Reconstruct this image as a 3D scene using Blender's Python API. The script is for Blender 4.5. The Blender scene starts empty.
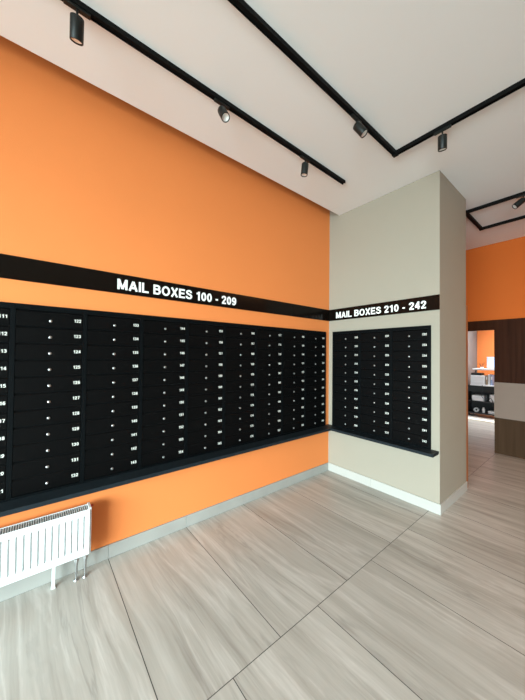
import bpy, bmesh, math, random
from mathutils import Vector, Matrix
random.seed(4)
S = bpy.context.scene
COL = S.collection

# ------------------------------------------------------------------ camera
cam_d = bpy.data.cameras.new('camera')
cam = bpy.data.objects.new('camera', cam_d)
COL.objects.link(cam)
YAW, PITCH, ROLL, F = 0.68108, 0.016316, 0.009936, 279.37
fwd = Vector((math.sin(YAW), math.cos(YAW), 0)); rgt = Vector((math.cos(YAW), -math.sin(YAW), 0)); up = Vector((0, 0, 1))
f2 = fwd * math.cos(PITCH) + up * math.sin(PITCH); u2 = up * math.cos(PITCH) - fwd * math.sin(PITCH)
r3 = rgt * math.cos(ROLL) + u2 * math.sin(ROLL); u3 = u2 * math.cos(ROLL) - rgt * math.sin(ROLL)
cam.matrix_world = Matrix(((r3.x, u3.x, -f2.x, -3.00115), (r3.y, u3.y, -f2.y, -2.31123), (r3.z, u3.z, -f2.z, 1.5), (0, 0, 0, 1)))
cam_d.sensor_fit = 'VERTICAL'; cam_d.sensor_height = 36.0; cam_d.lens = 36.0 * F / 700.0
cam_d.clip_start = 0.05; cam_d.clip_end = 100
S.camera = cam

# ------------------------------------------------------------------ world, lights, exposure
W = bpy.data.worlds.new('world'); S.world = W; W.use_nodes = True
bg = W.node_tree.nodes['Background']; bg.inputs[0].default_value = (0.75, 0.87, 1.0, 1); bg.inputs[1].default_value = 1.0
S.view_settings.view_transform = 'Standard'; S.view_settings.look = 'None'
S.view_settings.exposure = 0.0; S.view_settings.gamma = 1.0; S.view_settings.use_curve_mapping = False

def area(name, loc, rot, sx, sy, power, color, spread=180):
    d = bpy.data.lights.new(name, 'AREA'); d.shape = 'RECTANGLE'; d.size = sx; d.size_y = sy
    d.energy = power; d.color = color; d.spread = math.radians(spread)
    o = bpy.data.objects.new(name, d); COL.objects.link(o); o.location = loc; o.rotation_euler = rot
    return o
# daylight that comes in through the glazed wall behind and to the left of the camera
wd = area('window_daylight', (-7.75, -3.3, 1.40), (0, 0, 0), 4.3, 2.4, 608, (0.765, 0.955, 1.0), 102)
wd.rotation_euler = Vector((0.88, 0.43, -0.42)).to_track_quat('-Z', 'Y').to_euler()
# the lobby's ceiling lamps, past the frame on the right
area('lobby_lamp_light', (1.4, -3.9, 3.22), (0, 0, 0), 1.6, 0.6, 38, (1.0, 0.46, 0.18))
area('office_lamp_light', (5.75, -0.9, 3.22), (0, 0, 0), 0.9, 1.0, 70, (0.95, 0.97, 1.0), 95)

# ------------------------------------------------------------------ materials
def nt(name):
    m = bpy.data.materials.new(name); m.use_nodes = True
    return m, m.node_tree.nodes, m.node_tree.links, m.node_tree.nodes['Principled BSDF']
def mat(name, col, rough=0.5, metal=0.0, var=0.06, scale=8.0, bump=0.0, bscale=120.0, spec=0.5, coat=0.0):
    m, n, l, b = nt(name)
    tc = n.new('ShaderNodeTexCoord'); no = n.new('ShaderNodeTexNoise'); no.inputs['Scale'].default_value = scale; no.inputs['Detail'].default_value = 4
    l.new(tc.outputs['Object'], no.inputs['Vector'])
    mx = n.new('ShaderNodeMix'); mx.data_type = 'RGBA'
    mx.inputs[6].default_value = tuple(c * (1 - var) for c in col) + (1,); mx.inputs[7].default_value = tuple(min(1, c * (1 + var)) for c in col) + (1,)
    l.new(no.outputs['Fac'], mx.inputs[0]); l.new(mx.outputs[2], b.inputs['Base Color'])
    b.inputs['Roughness'].default_value = rough; b.inputs['Metallic'].default_value = metal
    b.inputs['Specular IOR Level'].default_value = spec; b.inputs['Coat Weight'].default_value = coat
    if bump:
        n2 = n.new('ShaderNodeTexNoise'); n2.inputs['Scale'].default_value = bscale; l.new(tc.outputs['Object'], n2.inputs['Vector'])
        bp = n.new('ShaderNodeBump'); bp.inputs['Strength'].default_value = bump; bp.inputs['Distance'].default_value = 0.002
        l.new(n2.outputs['Fac'], bp.inputs['Height']); l.new(bp.outputs['Normal'], b.inputs['Normal'])
    return m
def emat(name, col, e):
    m, n, l, b = nt(name); b.inputs['Base Color'].default_value = col + (1,); b.inputs['Emission Color'].default_value = col + (1,); b.inputs['Emission Strength'].default_value = e
    return m

def tile_mat():
    """striated grey-beige porcelain, 60 x 120 cm planks laid with a half-plank offset, grain along Y"""
    m, n, l, b = nt('striated_porcelain_tile')
    def M(op, a, bb=None, c=None):
        x = n.new('ShaderNodeMath'); x.operation = op
        for i, v in enumerate((a, bb, c)):
            if v is None: continue
            if isinstance(v, (int, float)): x.inputs[i].default_value = v
            else: l.new(v, x.inputs[i])
        return x.outputs[0]
    tc = n.new('ShaderNodeTexCoord'); sp = n.new('ShaderNodeSeparateXYZ'); l.new(tc.outputs['Object'], sp.inputs[0])
    X, Y = sp.outputs[0], sp.outputs[1]
    ry = M('DIVIDE', M('ADD', Y, 1.21), 1.2); row = M('FLOOR', ry); fy = M('FRACT', ry)
    par = M('MODULO', M('ADD', row, 40), 2)                       # row of the mailbox wall: row 0
    xs = M('DIVIDE', M('ADD', M('ADD', X, 1.965 + 12.0), M('MULTIPLY', par, -0.3)), 0.6)
    col = M('FLOOR', xs); fx = M('FRACT', xs)
    dx = M('MULTIPLY', M('MINIMUM', fx, M('SUBTRACT', 1.0, fx)), 0.6)
    dy = M('MULTIPLY', M('MINIMUM', fy, M('SUBTRACT', 1.0, fy)), 1.2)
    joint = M('LESS_THAN', M('MINIMUM', dx, dy), 0.0021)
    cid = n.new('ShaderNodeCombineXYZ'); l.new(col, cid.inputs[0]); l.new(row, cid.inputs[1])
    wn = n.new('ShaderNodeTexWhiteNoise'); wn.noise_dimensions = '3D'; l.new(cid.outputs[0], wn.inputs['Vector'])
    off = M('MULTIPLY', wn.outputs['Value'], 23.0)
    # wandering grain
    wv = n.new('ShaderNodeCombineXYZ'); l.new(M('MULTIPLY', X, 0.5), wv.inputs[0]); l.new(M('MULTIPLY', Y, 1.1), wv.inputs[1]); l.new(off, wv.inputs[2])
    wob = n.new('ShaderNodeTexNoise'); wob.inputs['Scale'].default_value = 1.6; wob.inputs['Detail'].default_value = 3; l.new(wv.outputs[0], wob.inputs['Vector'])
    xw = M('ADD', X, M('MULTIPLY', M('SUBTRACT', wob.outputs['Fac'], 0.5), 0.05))
    xw2 = M('ADD', xw, M('MULTIPLY', Y, 0.06))
    def streak(sx, sy, det, dist=0.0):
        cv = n.new('ShaderNodeCombineXYZ'); l.new(M('MULTIPLY', xw2, sx), cv.inputs[0]); l.new(M('MULTIPLY', Y, sy), cv.inputs[1]); l.new(off, cv.inputs[2])
        t = n.new('ShaderNodeTexNoise'); t.inputs['Scale'].default_value = 1; t.inputs['Detail'].default_value = det; t.inputs['Roughness'].default_value = 0.6; t.inputs['Distortion'].default_value = dist
        l.new(cv.outputs[0], t.inputs['Vector']); return t.outputs['Fac']
    s1 = streak(10, 0.55, 5, 0.35); s2 = streak(48, 1.6, 6, 0.2); s3 = streak(5, 0.5, 6, 0.6); s4 = streak(3.0, 0.35, 2)
    ramp = n.new('ShaderNodeValToRGB'); e = ramp.color_ramp.elements
    e[0].position = 0.28; e[0].color = (0.262, 0.235, 0.205, 1); e[1].position = 0.72; e[1].color = (0.565, 0.538, 0.495, 1)
    k = e.new(0.43); k.color = (0.395, 0.366, 0.326, 1); k = e.new(0.56); k.color = (0.47, 0.442, 0.40, 1)
    mixf = M('ADD', M('MULTIPLY', s1, 0.66), M('MULTIPLY', s2, 0.34)); l.new(mixf, ramp.inputs[0])
    # thin dark veins
    vein = M('SUBTRACT', 1.0, M('MINIMUM', 1.0, M('MULTIPLY', M('ABSOLUTE', M('SUBTRACT', s3, 0.44)), 34.0)))
    mv = n.new('ShaderNodeMix'); mv.data_type = 'RGBA'; l.new(M('MULTIPLY', M('MULTIPLY', vein, M('SMOOTH_MIN', M('MULTIPLY', M('MAXIMUM', M('SUBTRACT', s4, 0.40), 0.0), 6.0), 1.0, 0.1)), 0.42), mv.inputs[0]); l.new(ramp.outputs[0], mv.inputs[6]); mv.inputs[7].default_value = (0.21, 0.19, 0.17, 1)
    veil = M('SUBTRACT', 1.0, M('MINIMUM', 1.0, M('MULTIPLY', M('ABSOLUTE', M('SUBTRACT', s3, 0.56)), 22.0)))
    ml = n.new('ShaderNodeMix'); ml.data_type = 'RGBA'; l.new(M('MULTIPLY', M('MULTIPLY', veil, s2), 0.6), ml.inputs[0]); l.new(mv.outputs[2], ml.inputs[6]); ml.inputs[7].default_value = (0.70, 0.67, 0.63, 1)
    mj = n.new('ShaderNodeMix'); mj.data_type = 'RGBA'; l.new(joint, mj.inputs[0]); l.new(ml.outputs[2], mj.inputs[6]); mj.inputs[7].default_value = (0.05, 0.047, 0.044, 1)
    l.new(mj.outputs[2], b.inputs['Base Color'])
    b.inputs['Roughness'].default_value = 0.36; b.inputs['Specular IOR Level'].default_value = 0.5
    return m

def wood_mat(name, c1, c2):
    m, n, l, b = nt(name)
    tc = n.new('ShaderNodeTexCoord'); mp = n.new('ShaderNodeMapping'); mp.inputs['Scale'].default_value = (14, 14, 0.7); l.new(tc.outputs['Object'], mp.inputs[0])
    t = n.new('ShaderNodeTexNoise'); t.inputs['Scale'].default_value = 1.2; t.inputs['Detail'].default_value = 5; t.inputs['Distortion'].default_value = 0.4; l.new(mp.outputs[0], t.inputs['Vector'])
    r = n.new('ShaderNodeValToRGB'); r.color_ramp.elements[0].position = 0.3; r.color_ramp.elements[1].position = 0.7
    r.color_ramp.elements[0].color = c1 + (1,); r.color_ramp.elements[1].color = c2 + (1,)
    l.new(t.outputs['Fac'], r.inputs[0]); l.new(r.outputs[0], b.inputs['Base Color']); b.inputs['Roughness'].default_value = 0.5; b.inputs['Specular IOR Level'].default_value = 0.05
    return m

def glass_mat():
    m, n, l, b = nt('clear_glass'); out = n['Material Output']
    tr = n.new('ShaderNodeBsdfTransparent'); tr.inputs[0].default_value = (0.97, 0.99, 0.98, 1)
    gl = n.new('ShaderNodeBsdfGlossy'); gl.inputs['Roughness'].default_value = 0.02
    mx = n.new('ShaderNodeMixShader'); mx.inputs[0].default_value = 0.06
    l.new(tr.outputs[0], mx.inputs[1]); l.new(gl.outputs[0], mx.inputs[2]); l.new(mx.outputs[0], out.inputs[0])
    return m

ORANGE = mat('orange_wall_paint', (0.80, 0.240, 0.066), 0.72, var=0.03, scale=1.5, bump=0.25, spec=0.25)
GREYP = mat('warm_grey_wall_paint', (0.345, 0.305, 0.245), 0.75, var=0.02, scale=2, bump=0.2, spec=0.25)
WHITEP = mat('off_white_ceiling_paint', (0.83, 0.82, 0.81), 0.8, var=0.015, scale=1, spec=0.2)
PALEP = mat('pale_wall_paint', (0.66, 0.64, 0.60), 0.8, var=0.02)
TILE = tile_mat()
PLINTH = mat('grey_tile_plinth', (0.34, 0.33, 0.305), 0.4, var=0.14, scale=5)
LIT_PLINTH = mat('lit_tile_plinth', (0.47, 0.455, 0.42), 0.4, var=0.06, scale=5)  # same grey tile, with the pillar's daylight painted in as a paler tone
BLACKM = mat('black_powder_coat', (0.0027, 0.0036, 0.0042), 0.5, var=0.15, bump=0.1, bscale=400, spec=0.06)
BLACKD = mat('black_door_coat', (0.0028, 0.0027, 0.0028), 0.5, var=0.15, bump=0.08, bscale=300, spec=0.05)
BLACKS = mat('black_sign_acrylic', (0.006, 0.004, 0.003), 0.12, var=0.05, spec=0.10)
SHELFM = mat('black_shelf_laminate', (0.013, 0.018, 0.022), 0.5, var=0.15, bump=0.1, bscale=60, spec=0.12)
TRACKM = mat('black_track_aluminium', (0.004, 0.004, 0.004), 0.6, var=0.05, spec=0.1)
LAMPM = mat('black_lamp_housing', (0.008, 0.010, 0.009), 0.45, var=0.08, spec=0.35)
WHITE_TXT = mat('white_lettering', (0.92, 0.92, 0.90), 0.5, var=0.01)
NUM_TXT = mat('pale_number_lettering', (0.66, 0.65, 0.60), 0.5, var=0.02)
CHROME = mat('chrome', (0.46, 0.46, 0.46), 0.36, 1.0, var=0.02)
REFL = mat('lamp_reflector', (0.92, 0.92, 0.90), 0.28, 0.4, var=0.02)
RADW = mat('white_radiator_enamel', (0.72, 0.74, 0.74), 0.4, var=0.01)
REDP = mat('red_plastic', (0.55, 0.05, 0.02), 0.5)
DWOOD = wood_mat('dark_walnut_panel', (0.026, 0.008, 0.003), (0.048, 0.015, 0.006))
DPLINTH = wood_mat('dark_brown_panel', (0.050, 0.026, 0.013), (0.068, 0.037, 0.020))
OBROWN = mat('orange_brown_veneer', (0.36, 0.12, 0.035), 0.5)
FARO = mat('dimmed_orange_wall_paint', (0.62, 0.135, 0.022), 0.75, var=0.03, scale=1.5, bump=0.25, spec=0.15)  # same orange as the mailbox wall, weaker far daylight painted into its colour
TAUPE = mat('taupe_panel', (0.235, 0.17, 0.135), 0.6, var=0.03, spec=0.2)
GLASS = glass_mat()
ALU = mat('anthracite_window_frame', (0.05, 0.052, 0.055), 0.4, 0.3)
SILL = mat('cream_threshold', (0.88, 0.80, 0.66), 0.5)
OFFG = mat('office_grey_paint', (0.17, 0.165, 0.16), 0.7)
OWHITE = mat('white_plastic', (0.80, 0.80, 0.82), 0.4)
OBLACK = mat('black_plastic', (0.015, 0.016, 0.018), 0.5)
PAPER = mat('white_paper', (0.82, 0.82, 0.85), 0.8)
SCREEN = emat('lit_pale_blue_screen', (0.52, 0.66, 0.95), 0.9)
CARD = mat('brown_card', (0.38, 0.27, 0.18), 0.8)
BLUEB = mat('blue_grey_binder_card', (0.32, 0.40, 0.62), 0.6)
TWIG = mat('dark_red_leaf', (0.22, 0.035, 0.02), 0.6)
POT = mat('white_ceramic', (0.8, 0.78, 0.75), 0.3)
ASPH = mat('grey_paving', (0.30, 0.30, 0.29), 0.9)

# ------------------------------------------------------------------ mesh helpers
def box(bm, x0, x1, y0, y1, z0, z1, bev=0.0):
    r = bmesh.ops.create_cube(bm, size=1.0)
    for v in r['verts']:
        v.co = Vector(((x0 + x1) / 2 + v.co.x * (x1 - x0), (y0 + y1) / 2 + v.co.y * (y1 - y0), (z0 + z1) / 2 + v.co.z * (z1 - z0)))
    if bev:
        es = list({e for v in r['verts'] for e in v.link_edges})
        bmesh.ops.bevel(bm, geom=es, offset=bev, segments=2, affect='EDGES', profile=0.7)
def cyl(bm, p0, p1, r0, r1=None, seg=20):
    p0, p1 = Vector(p0), Vector(p1); d = p1 - p0; r1 = r0 if r1 is None else r1
    m = Matrix.Translation((p0 + p1) / 2) @ d.to_track_quat('Z', 'Y').to_matrix().to_4x4()
    bmesh.ops.create_cone(bm, cap_ends=True, segments=seg, radius1=r0, radius2=r1, depth=d.length, matrix=m)
def lathe(bm, prof, seg=28, mtx=Matrix()):
    rings = []
    for r, z in prof:
        if r < 1e-6: rings.append([bm.verts.new(mtx @ Vector((0, 0, z)))])
        else: rings.append([bm.verts.new(mtx @ Vector((r * math.cos(2 * math.pi * i / seg), r * math.sin(2 * math.pi * i / seg), z))) for i in range(seg)])
    for a, b in zip(rings, rings[1:]):
        for i in range(seg):
            j = (i + 1) % seg
            if len(a) == 1 and len(b) == 1: continue
            if len(a) == 1: bm.faces.new((a[0], b[j], b[i]))
            elif len(b) == 1: bm.faces.new((a[i], a[j], b[0]))
            else: bm.faces.new((a[i], a[j], b[j], b[i]))
def obj(name, bm, m, parent=None, smooth=False, loc=None, label=None):
    if isinstance(bm, bmesh.types.BMesh):
        bmesh.ops.recalc_face_normals(bm, faces=bm.faces[:])
        me = bpy.data.meshes.new(name); bm.to_mesh(me); bm.free()
        if smooth:
            for p in me.polygons: p.use_smooth = True
        me.materials.append(m)
    else: me = bm
    o = bpy.data.objects.new(name, me); COL.objects.link(o)
    if parent: o.parent = parent
    if loc: o.location = loc
    if label: o['label'] = label
    return o
def smooth_by_angle(o, ang=35):
    me = o.data
    for p in me.polygons: p.use_smooth = True
    bm = bmesh.new(); bm.from_mesh(me)
    for e in bm.edges:
        if len(e.link_faces) == 2 and e.calc_face_angle(0) > math.radians(ang): e.smooth = False
    bm.to_mesh(me); bm.free()
    return o
def bx(name, x0, x1, y0, y1, z0, z1, m, parent=None, bev=0.0, label=None):
    bm = bmesh.new(); box(bm, x0, x1, y0, y1, z0, z1, bev); return obj(name, bm, m, parent, label=label)
def struct(name, x0, x1, y0, y1, z0, z1, m):
    o = bx(name, x0, x1, y0, y1, z0, z1, m); o['kind'] = 'structure'; return o
def tag(o, label, cat, group=None):
    o['label'] = label; o['category'] = cat
    if group: o['group'] = group
    return o
def empty(name, loc, label, cat, group=None, rz=0.0):
    o = bpy.data.objects.new(name, None); COL.objects.link(o); o.location = loc; o.rotation_euler = (0, 0, rz); o.empty_display_size = 0.1
    return tag(o, label, cat, group)
def ell(cx, cy, rx, ry, a0=0, a1=360, n=20):
    return [(cx + rx * math.cos(math.radians(a0 + (a1 - a0) * i / n)), cy + ry * math.sin(math.radians(a0 + (a1 - a0) * i / n))) for i in range(n + 1)]
NINE = [ell(.30, .67, .205, .24), [(.505, .67), (.50, .40), (.44, .20), (.31, .088), (.17, .115), (.10, .235)]]
GL = {  # centre lines of upright grotesque capitals and figures, cap height 1
 'M': (.86, [[(.095, 0), (.095, 1)], [(.765, 0), (.765, 1)], [(.12, .97), (.43, .06)], [(.74, .97), (.43, .06)]]),
 'A': (.80, [[(.085, 0), (.40, .93)], [(.715, 0), (.40, .93)], [(.2, .29), (.6, .29)]]),
 'I': (.19, [[(.095, 0), (.095, 1)]]), 'L': (.62, [[(.095, 1), (.095, 0)], [(.095, .09), (.62, .09)]]),
 'B': (.72, [[(.095, 0), (.095, 1)], [(.095, .91), (.38, .91)] + ell(.38, .725, .20, .185, 90, -90, 10) + [(.095, .54)], [(.095, .54), (.40, .54)] + ell(.40, .315, .225, .225, 90, -90, 10) + [(.095, .09)]]),
 'O': (.84, [ell(.42, .5, .325, .415)]), 'X': (.76, [[(.09, 0), (.67, 1)], [(.67, 0), (.09, 1)]]),
 'E': (.66, [[(.095, 0), (.095, 1)], [(.095, .91), (.64, .91)], [(.095, .52), (.59, .52)], [(.095, .09), (.66, .09)]]),
 'S': (.72, [[(.60, .70), (.56, .84), (.45, .91), (.30, .91), (.16, .85), (.12, .72), (.18, .61), (.36, .53), (.54, .46), (.625, .34), (.60, .20), (.49, .10), (.34, .088), (.19, .12), (.10, .21), (.08, .32)]]),
 '1': (.52, [[(.34, 0), (.34, 1)], [(.34, .92), (.22, .80), (.07, .73)]]),
 '2': (.60, [[(.085, .67), (.12, .83), (.23, .91), (.36, .91), (.48, .83), (.50, .68), (.42, .53), (.12, .13)], [(.05, .09), (.58, .09)]]),
 '3': (.60, [[(.09, .72), (.15, .86), (.28, .91), (.40, .88), (.475, .76), (.45, .62), (.36, .55), (.22, .53)], [(.22, .53), (.40, .51), (.505, .39), (.50, .23), (.40, .11), (.27, .088), (.14, .13), (.08, .28)]]),
 '4': (.60, [[(.42, 0), (.42, 1)], [(.40, .94), (.08, .34)], [(.03, .30), (.59, .30)]]),
 '5': (.60, [[(.53, .91), (.16, .91), (.12, .50)], [(.12, .50), (.27, .60), (.42, .56), (.505, .43), (.50, .25), (.42, .13), (.27, .088), (.14, .12), (.08, .25)]]),
 '6': (.60, [[(.60 - x, 1 - y) for x, y in l] for l in NINE]), '7': (.58, [[(.04, .91), (.54, .91)], [(.51, .88), (.36, .55), (.24, 0)]]),
 '8': (.60, [ell(.30, .725, .175, .185), ell(.30, .30, .21, .21)]), '9': (.60, NINE), '0': (.60, [ell(.30, .5, .205, .41)]), '-': (.38, [[(.04, .38), (.34, .38)]]),
}
def glyph(bm, ch, ox, sx, sz, depth, t=.19):
    """one letter standing in the XZ plane and facing -Y"""
    h = t / 2
    for si, line in enumerate(GL[ch][1]):
        n = len(line); closed = math.dist(line[0], line[-1]) < 1e-3
        pts = [Vector((x, y)) for x, y in line]
        pts = [p for i, p in enumerate(pts) if i == 0 or (p - pts[i - 1]).length > 1e-4]
        if closed: pts = pts[:-1]
        n = len(pts); L, Rr = [], []
        for i, p in enumerate(pts):
            a_ = pts[i - 1] if (closed or i > 0) else None; c_ = pts[(i + 1) % n] if (closed or i < n - 1) else None
            d0 = (p - a_).normalized() if a_ is not None else None; d1 = (c_ - p).normalized() if c_ is not None else None
            d0 = d0 or d1; d1 = d1 or d0
            m = Vector((-(d0 + d1).y, (d0 + d1).x)).normalized(); k = h / max(.45, m.dot(Vector((-d0.y, d0.x))))
            L.append(p + m * k); Rr.append(p - m * k)
        dep = depth * (1 + .06 * si)
        V = lambda q, y: bm.verts.new((ox + q.x * sx, y, q.y * sz))
        lf, rf, lb, rb = [V(q, -dep) for q in L], [V(q, -dep) for q in Rr], [V(q, 0) for q in L], [V(q, 0) for q in Rr]
        for i in range(n if closed else n - 1):
            j = (i + 1) % n
            bm.faces.new((lf[i], rf[i], rf[j], lf[j])); bm.faces.new((lf[j], lb[j], lb[i], lf[i])); bm.faces.new((rf[i], rb[i], rb[j], rf[j])); bm.faces.new((lb[i], lb[j], rb[j], rb[i]))
        if not closed:
            bm.faces.new((lf[0], lb[0], rb[0], rf[0])); bm.faces.new((rf[-1], rb[-1], lb[-1], lf[-1]))
def advance(text, gap=.10):
    xs, x = [], 0.0
    for ch in text:
        xs.append(x); x += (.26 if ch == ' ' else GL[ch][0]) + gap
    return xs, x - gap
def number_mesh(text, w, h):
    bm = bmesh.new(); xs, W_ = advance(text)
    for ch, x in zip(text, xs): glyph(bm, ch, x * w / W_ - w / 2, w / W_, h, .0006, .20)
    for v in bm.verts: v.co.z -= h / 2
    bmesh.ops.recalc_face_normals(bm, faces=bm.faces[:])
    me = bpy.data.meshes.new('number'); bm.to_mesh(me); bm.free(); me.materials.append(NUM_TXT); return me
def lettering(parent, text, cx, cz, w, h):
    xs, W_ = advance(text)
    for ch, x in zip(text, xs):
        if ch == ' ': continue
        bm = bmesh.new(); glyph(bm, ch, 0, w / W_, h, .004, .185)
        obj('hyphen' if ch == '-' else 'numeral' if ch.isdigit() else 'letter', bm, WHITE_TXT, parent, loc=(cx - w / 2 + x * w / W_, -0.009, cz - h / 2))

# ------------------------------------------------------------------ the setting
CEIL = 3.302
XW, XE, YB = -7.3, 6.62, -6.2
fl = struct('floor', XW, XE, YB, 0.0, -0.06, 0.0, TILE)
struct('wall_left', XW, XE, 0.0, 0.18, -0.06, 3.62, ORANGE)
struct('ceiling', XW, XE, YB, -0.148, CEIL, CEIL + 0.10, WHITEP)
struct('ceiling_slab', XW - .2, XE + .2, YB - .2, 0.18, 3.62, 3.72, PALEP)
struct('wall_right', 0.0, 0.79, -1.303, 0.0, 0.0, 3.30, GREYP)
struct('wall_right_recess', 0.0, 0.79, -0.148, 0.0, 3.30, 3.62, GREYP)
struct('trim_1', 0.79, 0.875, -1.298, 0.0, 0.0, 2.09, OBROWN)
struct('wall_behind', XW, XE, YB - .18, YB, -0.06, 3.62, PALEP)
struct('wall_end', XE, XE + .18, YB - .18, 0.18, -0.06, 3.62, ORANGE)

# glazed outer wall on the camera's left: piers, lintel, window
struct('wall_window_side', XW - .18, XW, YB - .18, -5.65, -0.06, 3.62, PALEP)
struct('wall_window_pier', XW - .18, XW, -0.95, 0.18, -0.06, 3.62, PALEP)
struct('wall_window_lintel', XW - .18, XW, -5.65, -0.95, 2.75, 3.62, PALEP)
struct('wall_window_sill', XW - .18, XW, -5.65, -0.95, -0.06, 0.10, PALEP)
bm = bmesh.new()
for y in (-5.65, -4.10, -2.55, -1.00): box(bm, XW - .11, XW - .05, y, y + .05, 0.10, 2.75)
for z in (0.10, 2.70): box(bm, XW - .11, XW - .05, -5.60, -1.00, z, z + .05)
w1 = obj('window_1', bm, ALU); w1['kind'] = 'structure'
for i, y in enumerate((-5.60, -4.05, -2.50)): bx('glass_pane', XW - .085, XW - .075, y, y + 1.50, 0.15, 2.70, GLASS, w1)
o = struct('ground', XW - 14, XW - .18, -14, 8, -0.14, -0.06, ASPH)

# far wall with its cladding and doorway (opening y from -0.50 to -1.19)
XF = 2.60; DY0, DY1, DT = -0.30, -1.192, 1.925
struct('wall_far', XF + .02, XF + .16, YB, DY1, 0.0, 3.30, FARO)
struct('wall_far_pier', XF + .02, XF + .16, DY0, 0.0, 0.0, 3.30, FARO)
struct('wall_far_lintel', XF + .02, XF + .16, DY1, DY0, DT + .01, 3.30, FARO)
bm = bmesh.new()
box(bm, XF, XF + .02, YB, DY1, 1.105, 2.082); box(bm, XF, XF + .02, DY1, DY0, DT, 2.082); box(bm, XF, XF + .02, DY0, 0.0, 0.0, 2.082)
o = obj('trim_2', bm, DWOOD); o['kind'] = 'structure'
struct('trim_3', XF - .012, XF + .02, YB, DY1, 0.555, 1.105, TAUPE)
struct('trim_4', XF, XF + .02, YB, DY1, 0.0, 0.555, DPLINTH)
struct('trim_5', 5.03, 5.27, -1.6, 0.0, 0.0, 0.018, SILL)
struct('wall_office_side', 2.76, XE, -1.95, -1.80, 0.0, 3.30, PALEP)

# plinths
def plinth(name, segs, m):
    bm = bmesh.new()
    for s in segs: box(bm, *s, bev=0.0015)
    o = obj(name, bm, m); o['kind'] = 'structure'; return o
js = [-7.285, -6.765, -6.165, -5.565, -4.965, -4.365, -3.765, -3.165, -2.565, -1.965, -1.365, -0.765, -0.165, -0.012]
plinth('baseboard_left', [(a + .001, b - .001, -0.011, 0.0, 0.0, 0.098) for a, b in zip(js, js[1:])], PLINTH)
plinth('baseboard_right', [(-0.011, 0.0, -0.60, -0.0, 0.0, 0.098), (-0.011, 0.0, -1.314, -0.602, 0.0, 0.098)], LIT_PLINTH)
plinth('baseboard_pillar_side', [(0.0, 0.60, -1.314, -1.303, 0.0, 0.098), (0.602, 0.79, -1.314, -1.303, 0.0, 0.098)], LIT_PLINTH)

# ------------------------------------------------------------------ name boards
sa = empty('sign_board', (0, 0, 0), 'long black board on the orange wall reading MAIL BOXES 100 - 209', 'sign')
bx('board', -5.6, -0.0095, -0.009, 0.0, 1.949, 2.095, BLACKS, sa, bev=0.001)
lettering(sa, 'MAIL BOXES 100 - 209', -2.008, 2.018, 1.060, 0.078)
sb = empty('sign_board', (0, 0, 0), 'short black board on the grey pillar reading MAIL BOXES 210 - 242', 'sign', rz=-math.pi / 2)
bx('board', 0.0, 1.303, -0.009, 0.0, 1.949, 2.095, BLACKS, sb, bev=0.001)
lettering(sb, 'MAIL BOXES 210 - 242', 0.653, 2.013, 1.068, 0.077)

# ------------------------------------------------------------------ mailbox cabinets
PW, RH, ZB, ZT = 0.378, 0.1054, 0.595, 1.803
ZR0 = 1.7171                                # centre of the first door
def cab_body():
    bm = bmesh.new()
    box(bm, 0.0, PW, -0.004, 0.0, ZB, ZT)                                   # back
    box(bm, 0.0, 0.013, -0.016, -0.002, ZB, ZT, 0.001); box(bm, PW - .013, PW, -0.016, -0.002, ZB, ZT, 0.001)   # stiles
    box(bm, 0.013, PW - .013, -0.016, -0.002, ZR0 + RH / 2 + .001, ZT, 0.001)
    box(bm, 0.013, PW - .013, -0.016, -0.002, ZB, ZR0 - 10.5 * RH - .001, 0.001)
    for i in range(1, 11):
        z = ZR0 + RH / 2 - i * RH; box(bm, 0.013, PW - .013, -0.008, -0.002, z - .0015, z + .0015)
    me = bpy.data.meshes.new('cabinet_body'); bm.to_mesh(me); bm.free(); me.materials.append(BLACKM); return me
def door_mesh():
    bm = bmesh.new()
    h = RH / 2 - .0030
    box(bm, 0.0155, PW - .0155, -0.0145, -0.005, -h, h - .010, 0.0012)
    # letter flap: the top lip leans in so that a dark slot line shows under the row above
    r = bmesh.ops.create_cube(bm, size=1.0)
    for v in r['verts']:
        top = v.co.z > 0
        v.co = Vector((0.0155 if v.co.x < 0 else PW - .0155, (-0.0085 if top else -0.0140) if v.co.y < 0 else -0.005, h if top else h - .0105))
    me = bpy.data.meshes.new('mailbox_door'); bm.to_mesh(me); bm.free(); me.materials.append(BLACKD); return me
def lock_mesh():
    bm = bmesh.new()
    mt = Matrix.Translation((0, -0.0145, 0)) @ Matrix.Rotation(math.radians(90), 4, 'X')
    lathe(bm, [(0.0, 0.0062), (0.0030, 0.0062), (0.0033, 0.0048), (0.0068, 0.0048), (0.0090, 0.0036), (0.0096, 0.0)], 18, mt)
    box(bm, -0.0008, 0.0008, -0.0214, -0.020, -0.0035, 0.0035)
    bmesh.ops.recalc_face_normals(bm, faces=bm.faces[:])
    me = bpy.data.meshes.new('mailbox_lock'); bm.to_mesh(me); bm.free(); me.materials.append(CHROME)
    for p in me.polygons: p.use_smooth = len(p.vertices) == 4 and p.area < 1e-4
    return me
CB, DM, LM = cab_body(), door_mesh(), lock_mesh()
ordw = ['first', 'second', 'third', 'fourth', 'fifth', 'sixth', 'seventh', 'eighth', 'ninth', 'tenth']
def cabinet(loc, rz, first, label, group, end=0):
    c = empty('mailbox_cabinet', loc, label, 'mailboxes', group, rz)
    obj('cabinet_frame', CB, None, c)
    if end: bx('end_panel', *((PW, PW + .011) if end > 0 else (-.011, 0.0)), -0.017, 0.0, ZB, ZT, BLACKM, c)
    for i in range(11):
        z = ZR0 - i * RH
        d = obj('mailbox_door', DM, None, c, loc=(0, 0, z))
        obj('lock', LM, None, d, loc=(0.1855, 0, -0.0127), label='round chrome cylinder lock')
        obj('number', number_mesh(str(first + i), 0.041, 0.0210), None, d, loc=(0.3335, -0.0146, 0))
    return c
GA = 'mailbox cabinets in the row on the orange wall'
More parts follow.
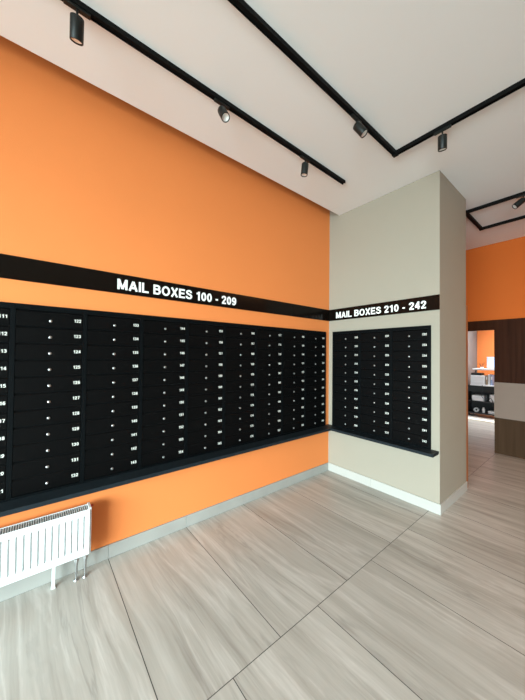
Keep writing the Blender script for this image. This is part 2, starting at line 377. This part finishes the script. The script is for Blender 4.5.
for k in range(10):                                                # k = 0 stands by the inner corner
    f = 199 - 11 * k
    tail = {0: 'the one nearest the inner corner', 9: 'farthest from the inner corner', 7: 'above the free end of the white radiator', 8: 'above the middle of the white radiator'}.get(k, ordw[k] + ' cabinet out from the inner corner')
    cabinet((-(0.0914 + PW * (k + 1)), 0, 0), 0, f, 'black mailbox cabinet with doors %d to %d, %s' % (f, f + 10, tail), GA, 1 if k == 0 else (-1 if k == 9 else 0))
GB = 'mailbox cabinets on the grey pillar'
for k in range(3):
    f = 210 + 11 * k
    tail = ('nearest the inner corner', 'the middle one', "nearest its outer edge")[k]
    cabinet((0, -(0.0800 + 0.3797 * k), 0), -math.pi / 2, f, 'black mailbox cabinet with doors %d to %d on the grey pillar, %s' % (f, f + 10, tail), GB, {0: -1, 2: 1}.get(k, 0))

# ledges under the cabinets
SD = 0.15
o = bx('ledge', -4.05, -0.0005, -SD, 0.0, 0.567, ZB, SHELFM, bev=0.0015); tag(o, 'long black ledge along the orange wall beneath the mailboxes', 'shelf')
o = bx('ledge', -SD, 0.0, -1.296, -SD - .001, 0.567, ZB, SHELFM, bev=0.0015); tag(o, 'short black ledge on the grey pillar beneath the mailboxes', 'shelf')

# ------------------------------------------------------------------ radiator
RX1, RX0, RF, RBK, RZ0, RZ1 = -2.700, -4.02, -0.150, -0.050, 0.172, 0.466
rad = empty('radiator', ((RX0 + RX1) / 2, -0.10, 0.0), 'white ribbed panel radiator on a foot below the black ledge', 'radiator')
def R(bm): bmesh.ops.translate(bm, verts=bm.verts[:], vec=-rad.location); return bm
def ribbed(yf, name):
    bm = bmesh.new(); pit = 0.0334; gx = -2.7340
    xs = [(RX1 - .006, 0.0)]
    x = gx
    while x > RX0 + .03:
        xs += [(x + .0035, 0.0), (x + .0015, 1.0), (x - .0050, 1.0), (x - .0070, 0.0)]; x -= pit
    xs.append((RX0 + .006, 0.0)); xs.sort()
    zs = [(RZ0, 0.4), (RZ0 + .004, 0), (0.212, 0), (0.220, 1), (0.420, 1), (0.430, 0), (RZ1 - .010, 0), (RZ1 - .006, 0.3)]
    g = [[bm.verts.new((x, yf + 0.0120 * a * (1 if b == 1 else 0) + (0.006 * b if 0 < b < 1 else 0), z)) for z, b in zs] for x, a in xs]
    for a, b in zip(g, g[1:]):
        for i in range(len(zs) - 1): bm.faces.new((a[i], b[i], b[i + 1], a[i + 1]))
    r = bmesh.ops.extrude_face_region(bm, geom=bm.faces[:])
    vs = [v for v in r['geom'] if isinstance(v, bmesh.types.BMVert)]
    bmesh.ops.translate(bm, verts=vs, vec=(0, 0.006, 0))
    return obj(name, R(bm), RADW, rad)
ribbed(RF, 'front_panel')
bm = bmesh.new(); box(bm, RX0 + .005, RX1 - .005, RBK - .010, RBK, RZ0 + .005, RZ1 - .01, .002); obj('back_panel', R(bm), RADW, rad)
for s, x in ((1, RX1), (-1, RX0)):
    x += s * .006
    bm = bmesh.new(); box(bm, min(x, x - s * .016), max(x, x - s * .010), RF + .010, RBK, RZ0, RZ1 + .003, .003); obj('side_cover', R(bm), RADW, rad)
bm = bmesh.new(); n = int((RX1 - RX0) / 0.0115)
for i in range(n):
    x = RX0 + .012 + i * 0.0115; box(bm, x, x + .0038, RF + .010, RBK - .012, RZ1 - .012, RZ1 - .004)
box(bm, RX0 + .004, RX1 - .004, RF + .007, RF + .012, RZ1 - .016, RZ1 - .002); box(bm, RX0 + .004, RX1 - .004, RBK - .014, RBK - .008, RZ1 - .016, RZ1 - .002)
obj('top_grille', R(bm), RADW, rad)
bm = bmesh.new()                                                     # convector fins seen through the grille
for i in range(n // 2):
    x = RX0 + .02 + i * 0.023; box(bm, x, x + .001, RF + .022, RBK - .02, RZ0 + .02, RZ1 - .04)
obj('convector_fins', R(bm), mat('grey_fin_steel', (0.35, 0.36, 0.36), 0.5), rad)
for x in (-2.889, -3.85):
    bm = bmesh.new(); box(bm, x - .0085, x + .0085, -0.172, -0.156, 0.004, 0.30, .002); box(bm, x - .012, x + .012, -0.180, -0.148, 0.0, 0.005, .002)
    for v in bm.verts: v.co.y += 0.088
    obj('foot', R(bm), RADW, rad)
for x in (-2.768, -2.718):
    bm = bmesh.new(); cyl(bm, (x, -0.092, 0.004), (x, -0.092, 0.112), 0.0068); cyl(bm, (x, -0.092, 0.0), (x, -0.092, 0.006), 0.017, 0.014)
    p = smooth_by_angle(obj('supply_pipe', R(bm), CHROME, rad))
    bm = bmesh.new(); cyl(bm, (x, -0.092, 0.104), (x, -0.092, 0.185), 0.0095); cyl(bm, (x, -0.092, 0.122), (x, -0.092, 0.142), 0.0145, seg=6); cyl(bm, (x, -0.117, 0.152), (x, -0.085, 0.152), 0.0085)
    smooth_by_angle(obj('valve', R(bm), CHROME, p))
bm = bmesh.new(); cyl(bm, (RX1 - .001, -0.072, 0.452), (RX1 + .024, -0.072, 0.452), 0.0085, 0.007)
smooth_by_angle(obj('end_plug', R(bm), REDP, rad, label='small red plug'))

# ------------------------------------------------------------------ track lighting
TW, TH = 0.034, 0.030
TZ = CEIL - TH
def rail(name, segs, label, group, w=TW, joints=()):
    bm = bmesh.new()
    for (xa, ya, xb, yb) in segs:
        # U-section: two side walls and a recessed channel floor
        if abs(ya - yb) < 1e-6:
            x0, x1 = min(xa, xb), max(xa, xb)
            box(bm, x0, x1, ya - w / 2, ya - w / 2 + .005, TZ, CEIL); box(bm, x0, x1, ya + w / 2 - .005, ya + w / 2, TZ, CEIL); box(bm, x0, x1, ya - w / 2 + .004, ya + w / 2 - .004, TZ + .008, CEIL)
        else:
            y0, y1 = min(ya, yb), max(ya, yb)
            box(bm, xa - w / 2, xa - w / 2 + .005, y0, y1, TZ, CEIL); box(bm, xa + w / 2 - .005, xa + w / 2, y0, y1, TZ, CEIL); box(bm, xa - w / 2 + .004, xa + w / 2 - .004, y0, y1, TZ + .008, CEIL)
    o = obj(name, bm, TRACKM); tag(o, label, 'track light rail', group)
    for (x, y) in joints:
        bx('corner_connector', x - w / 2 - .004, x + w / 2 + .004, y - w / 2 - .004, y + w / 2 + .004, TZ - .002, CEIL, TRACKM, o, bev=.001)
    return o
YA, YM, XR = -0.608, -1.142, -0.566
rail('track_rail', [(-4.9, YA, -0.556, YA)], 'long black ceiling rail nearest the orange wall, carrying three spotlights', None)
rail('track_rail', [(-4.9, YM, XR - .017, YM), (XR, YM + .017, XR, -4.6)], 'black ceiling rail with a right angle corner in front of the grey pillar', None, joints=[(XR, YM)])
rail('track_rail', [(1.105, -1.215, 1.80, -1.215), (1.105, -1.215, 1.105, -4.4), (1.80, -1.215, 1.80, -4.4), (1.105, -4.4, 1.80, -4.4)],
     'black rectangular rail frame on the lobby ceiling beyond the grey pillar', None, w=.036, joints=[(1.105, -1.215), (1.80, -1.215)])

def spot(x, y, aim, label, along='x', L=0.102, RAD=0.031, group=None, yaw=0):
    o = empty('spotlight', (x, y, TZ), label, 'spotlight', group)
    bm = bmesh.new(); a = .058
    if along == 'x': box(bm, -a, a, -.0115, .0115, -.012, .006, .002)
    else: box(bm, -.0115, .0115, -a, a, -.012, .006, .002)
    obj('adapter', bm, LAMPM, o)
    d = Vector(aim).normalized(); piv = Vector((0, 0, -0.052))
    bm = bmesh.new(); cyl(bm, (0, 0, -.010), (0, 0, -0.056), .0055, seg=14); cyl(bm, (0, -.009, -.052), (0, .009, -.052), .008, seg=14)
    smooth_by_angle(obj('stem', bm, LAMPM, o))
    q = d.to_track_quat('Z', 'Y').to_matrix().to_4x4(); mt = Matrix.Translation(piv - d * 0.004) @ q
    bm = bmesh.new()
    lathe(bm, [(0, 0), (RAD - .004, 0), (RAD - .001, .002), (RAD, .005), (RAD, L - .002), (RAD - .001, L), (RAD - .005, L), (RAD - .005, L - .010), (RAD - .009, L - .014), (0, L - .014)], 36, mt)
    h = smooth_by_angle(obj('lamp_head', bm, LAMPM, o))
    bm = bmesh.new()
    lathe(bm, [(RAD - .0062, L - .0055), (RAD - .0085, L - .006), (RAD - .012, L - .010), (.008, L - .0135), (0, L - .0135)], 30, mt)
    smooth_by_angle(obj('reflector', bm, REFL, h, label='pale round lens'), 60)
    return o
spot(-2.868, YA, (0.03, 0.42, -1), 'black cylinder spotlight nearest the camera on the long rail, its lens out of sight')
spot(-2.012, YA, (0.02, -0.62, -1), 'black spotlight in the middle of the long rail, its pale lens tilted into the room')
spot(-1.147, YA, (-0.03, 0.10, -1), 'small black spotlight at the far end of the long rail near the corner')
spot(-1.170, YM, (0.35, -0.62, -1), 'black spotlight turned sideways, just before the corner of the angled rail')
spot(XR, -1.512, (0.22, 0.08, -1), 'black spotlight pointing down from the angled rail in front of the grey pillar', along='y')
spot(1.105, -1.745, (-0.35, 0.62, -0.6), 'small black spotlight tilted on the rectangular rail frame in the lobby', along='y', L=.105, RAD=.032)

OFFY = -0.06
# ------------------------------------------------------------------ the office seen through the doorway
OX = 5.60
rk = empty('office_shelf_unit', (OX, -0.35, 0.0), 'black wheeled shelf unit with white boards in the office beyond the doorway', 'shelf unit')
def P(bm): bmesh.ops.translate(bm, verts=bm.verts[:], vec=-rk.location); return bm
def rbx(name, *a, m=OBLACK, bev=.003, label=None):
    bm = bmesh.new(); box(bm, *a, bev=bev); return obj(name, P(bm), m, rk, label=label)
rbx('side_panel', OX, OX + .42, 0.015, 0.035, 0.07, 0.775); rbx('side_panel', OX, OX + .42, -0.80, -0.78, 0.07, 0.775)
rbx('back_panel', OX + .40, OX + .42, -0.78, 0.015, 0.07, 0.775)
rbx('bottom_board', OX, OX + .40, -0.78, 0.015, 0.07, 0.10); rbx('middle_board', OX, OX + .40, -0.78, 0.015, 0.37, 0.395)
rbx('apron', OX, OX + .03, -0.78, 0.015, 0.63, 0.77)
rbx('worktop', OX - .01, OX + .43, -0.82, -0.05, 0.775, 0.805, m=OWHITE, label='white worktop'); rbx('upper_board', OX + .05, OX + .38, -0.82, -0.085, 1.165, 1.200, m=OWHITE, label='white upper board')
for y in (-0.10, -0.80): rbx('upright', OX + .30, OX + .33, y, y + .02, 0.805, 1.165)
for x in (OX + .05, OX + .37):
    for y in (-0.02, -0.75):
        bm = bmesh.new(); cyl(bm, (x, y - .012, .028), (x, y + .012, .028), .028); cyl(bm, (x, y, .03), (x, y, .072), .008)
        obj('castor', P(bm), OBLACK, rk)
pr = empty('printer', (OX + .16, -0.18, 0.805), 'white office printer with a black lid on the white worktop', 'printer')
bm = bmesh.new(); box(bm, -.14, .13, -.16, .13, 0, .225, .02); obj('body', bm, OWHITE, pr)
bm = bmesh.new(); box(bm, -.13, .12, -.10, .12, .225, .285, .015); obj('lid', bm, OBLACK, pr)
bm = bmesh.new(); box(bm, -.155, -.13, -.12, .09, .06, .075, .003); obj('paper_tray', bm, PAPER, pr)
mo = empty('monitor', (OX + .20, -0.50, 1.200), 'pale blue lit screen standing on the upper white board', 'monitor')
bm = bmesh.new(); box(bm, -.01, .02, -.16, .155, .03, .30, .006); obj('casing', bm, OWHITE, mo)
bm = bmesh.new(); box(bm, -.012, -.0098, -.145, .130, .045, .285); obj('screen', bm, SCREEN, mo)
bm = bmesh.new(); box(bm, -.05, .07, -.08, .08, 0, .008, .003); box(bm, .005, .02, -.02, .02, .006, .06); obj('stand', bm, OWHITE, mo)
pt = empty('potted_sprig', (OX + .15, -0.26, 1.200), 'small dark red sprig in a low white pot on the upper white board', 'plant')
bm = bmesh.new(); lathe(bm, [(0, 0), (.025, 0), (.034, .04), (.030, .04), (.026, .03), (0, .03)], 20); smooth_by_angle(obj('pot', bm, POT, pt))
bm = bmesh.new()
for i in range(7):
    a = i * 2.4; tip = Vector((.035 * math.cos(a), .06 * math.sin(a), .11 + .02 * (i % 3))); cyl(bm, (0, 0, .025), tip, .0025, .001, 6)
    for t in (.55, .8, 1.0):
        c = Vector((0, 0, .025)).lerp(tip, t); s = .012
        vs = [bm.verts.new(c + Vector(v) * s) for v in ((0, -.6, 0), (.3, 0, .2), (0, .6, .1), (0, 0, 1.3))]; bm.faces.new(vs[:3]); bm.faces.new((vs[0], vs[2], vs[3])); bm.faces.new((vs[0], vs[1], vs[3])); bm.faces.new((vs[1], vs[2], vs[3]))
obj('foliage', bm, TWIG, pt)
for i, (y, w, h, m, lb) in enumerate(((-.375, .03, .24, CARD, 'brown binder upright on the white worktop beside the printer'), (-.42, .035, .26, OWHITE, 'white binder upright on the white worktop beyond the brown one'), (-.47, .04, .25, BLUEB, 'blue binder upright at the far end of the row of binders'))):
    o = empty('binder', (OX + .15, y, 0.805), lb, 'binder', 'binders on the white worktop')
    bm = bmesh.new(); box(bm, -.10, .13, -w / 2, w / 2, 0, h, .002); obj('cover', bm, m, o)
    bm = bmesh.new(); box(bm, -.102, -.0995, -w / 2 + .006, w / 2 - .006, h * .55, h * .85); obj('spine_label', bm, PAPER, o)
def stack(name, x, y, z, w, d, n, m, label, cat):
    bm = bmesh.new()
    for i in range(n):
        dx, dy = random.uniform(-.008, .008), random.uniform(-.01, .01); box(bm, x - d / 2 + dx, x + d / 2 + dx, y - w / 2 + dy, y + w / 2 + dy, z + i * .022, z + i * .022 + .021)
    tag(obj(name, bm, m), label, cat)
stack('paper_stack', OX + .17, -0.20, .395, .24, .30, 6, PAPER, 'stack of white paper on the middle board of the black shelf unit', 'paper')
stack('paper_stack', OX + .17, -0.55, .395, .22, .28, 8, PAPER, 'taller stack of white paper at the far end of the middle board', 'paper')
bm = bmesh.new(); lathe(bm, [(.025, 0), (.055, 0), (.055, .05), (.025, .05), (.025, 0)], 28, Matrix.Translation((OX + .10, -0.15, .155)) @ Matrix.Rotation(math.radians(90), 4, 'Y'))
tag(smooth_by_angle(obj('tape_roll', bm, OWHITE)), 'pale roll of tape on the bottom board of the black shelf unit', 'tape')
bm = bmesh.new(); lathe(bm, [(0, 0), (.028, 0), (.03, .01), (.03, .10), (.018, .115), (.018, .135), (0, .135)], 24, Matrix.Translation((OX + .10, -0.30, .10)))
tag(smooth_by_angle(obj('white_bottle', bm, OWHITE)), 'small white bottle on the bottom board of the black shelf unit', 'bottle')
bm = bmesh.new(); box(bm, OX + .05, OX + .25, -.62, -.40, .10, .17, .003); tag(obj('carton', bm, PAPER), 'low white carton on the bottom board of the black shelf unit', 'box')
cu = bpy.data.curves.new('cable', 'CURVE'); cu.dimensions = '3D'; cu.bevel_depth = .006; sp = cu.splines.new('NURBS')
pts = [(OX - .02, -.30, .80), (OX - .03, -.33, .66), (OX - .03, -.25, .52), (OX - .03, -.38, .44), (OX - .03, -.46, .56), (OX - .03, -.52, .40), (OX - .03, -.50, .30)]
sp.points.add(len(pts) - 1)
for p, c in zip(sp.points, pts): p.co = c + (1,)
sp.use_endpoint_u = True
cu.materials.append(OBLACK); tmp = bpy.data.objects.new('tmp', cu); COL.objects.link(tmp)
me = bpy.data.meshes.new_from_object(tmp.evaluated_get(bpy.context.evaluated_depsgraph_get())); bpy.data.objects.remove(tmp)
co = obj('power_cable', me, None); tag(co, 'black cable hanging in a loop in front of the black shelf unit', 'cable')
# grey panel wall closing the office's near side
struct('wall_office_left', 2.76, XE, -0.012, 0.0, 0.0, 3.30, OFFG)
for o in list(COL.objects):        # the office furniture stands a hand's width off the side wall
    if o.parent is None and o.name.split('.')[0] in ('office_shelf_unit', 'printer', 'monitor', 'potted_sprig', 'binder', 'paper_stack', 'tape_roll', 'white_bottle', 'carton', 'power_cable'):
        o.location.y += OFFY
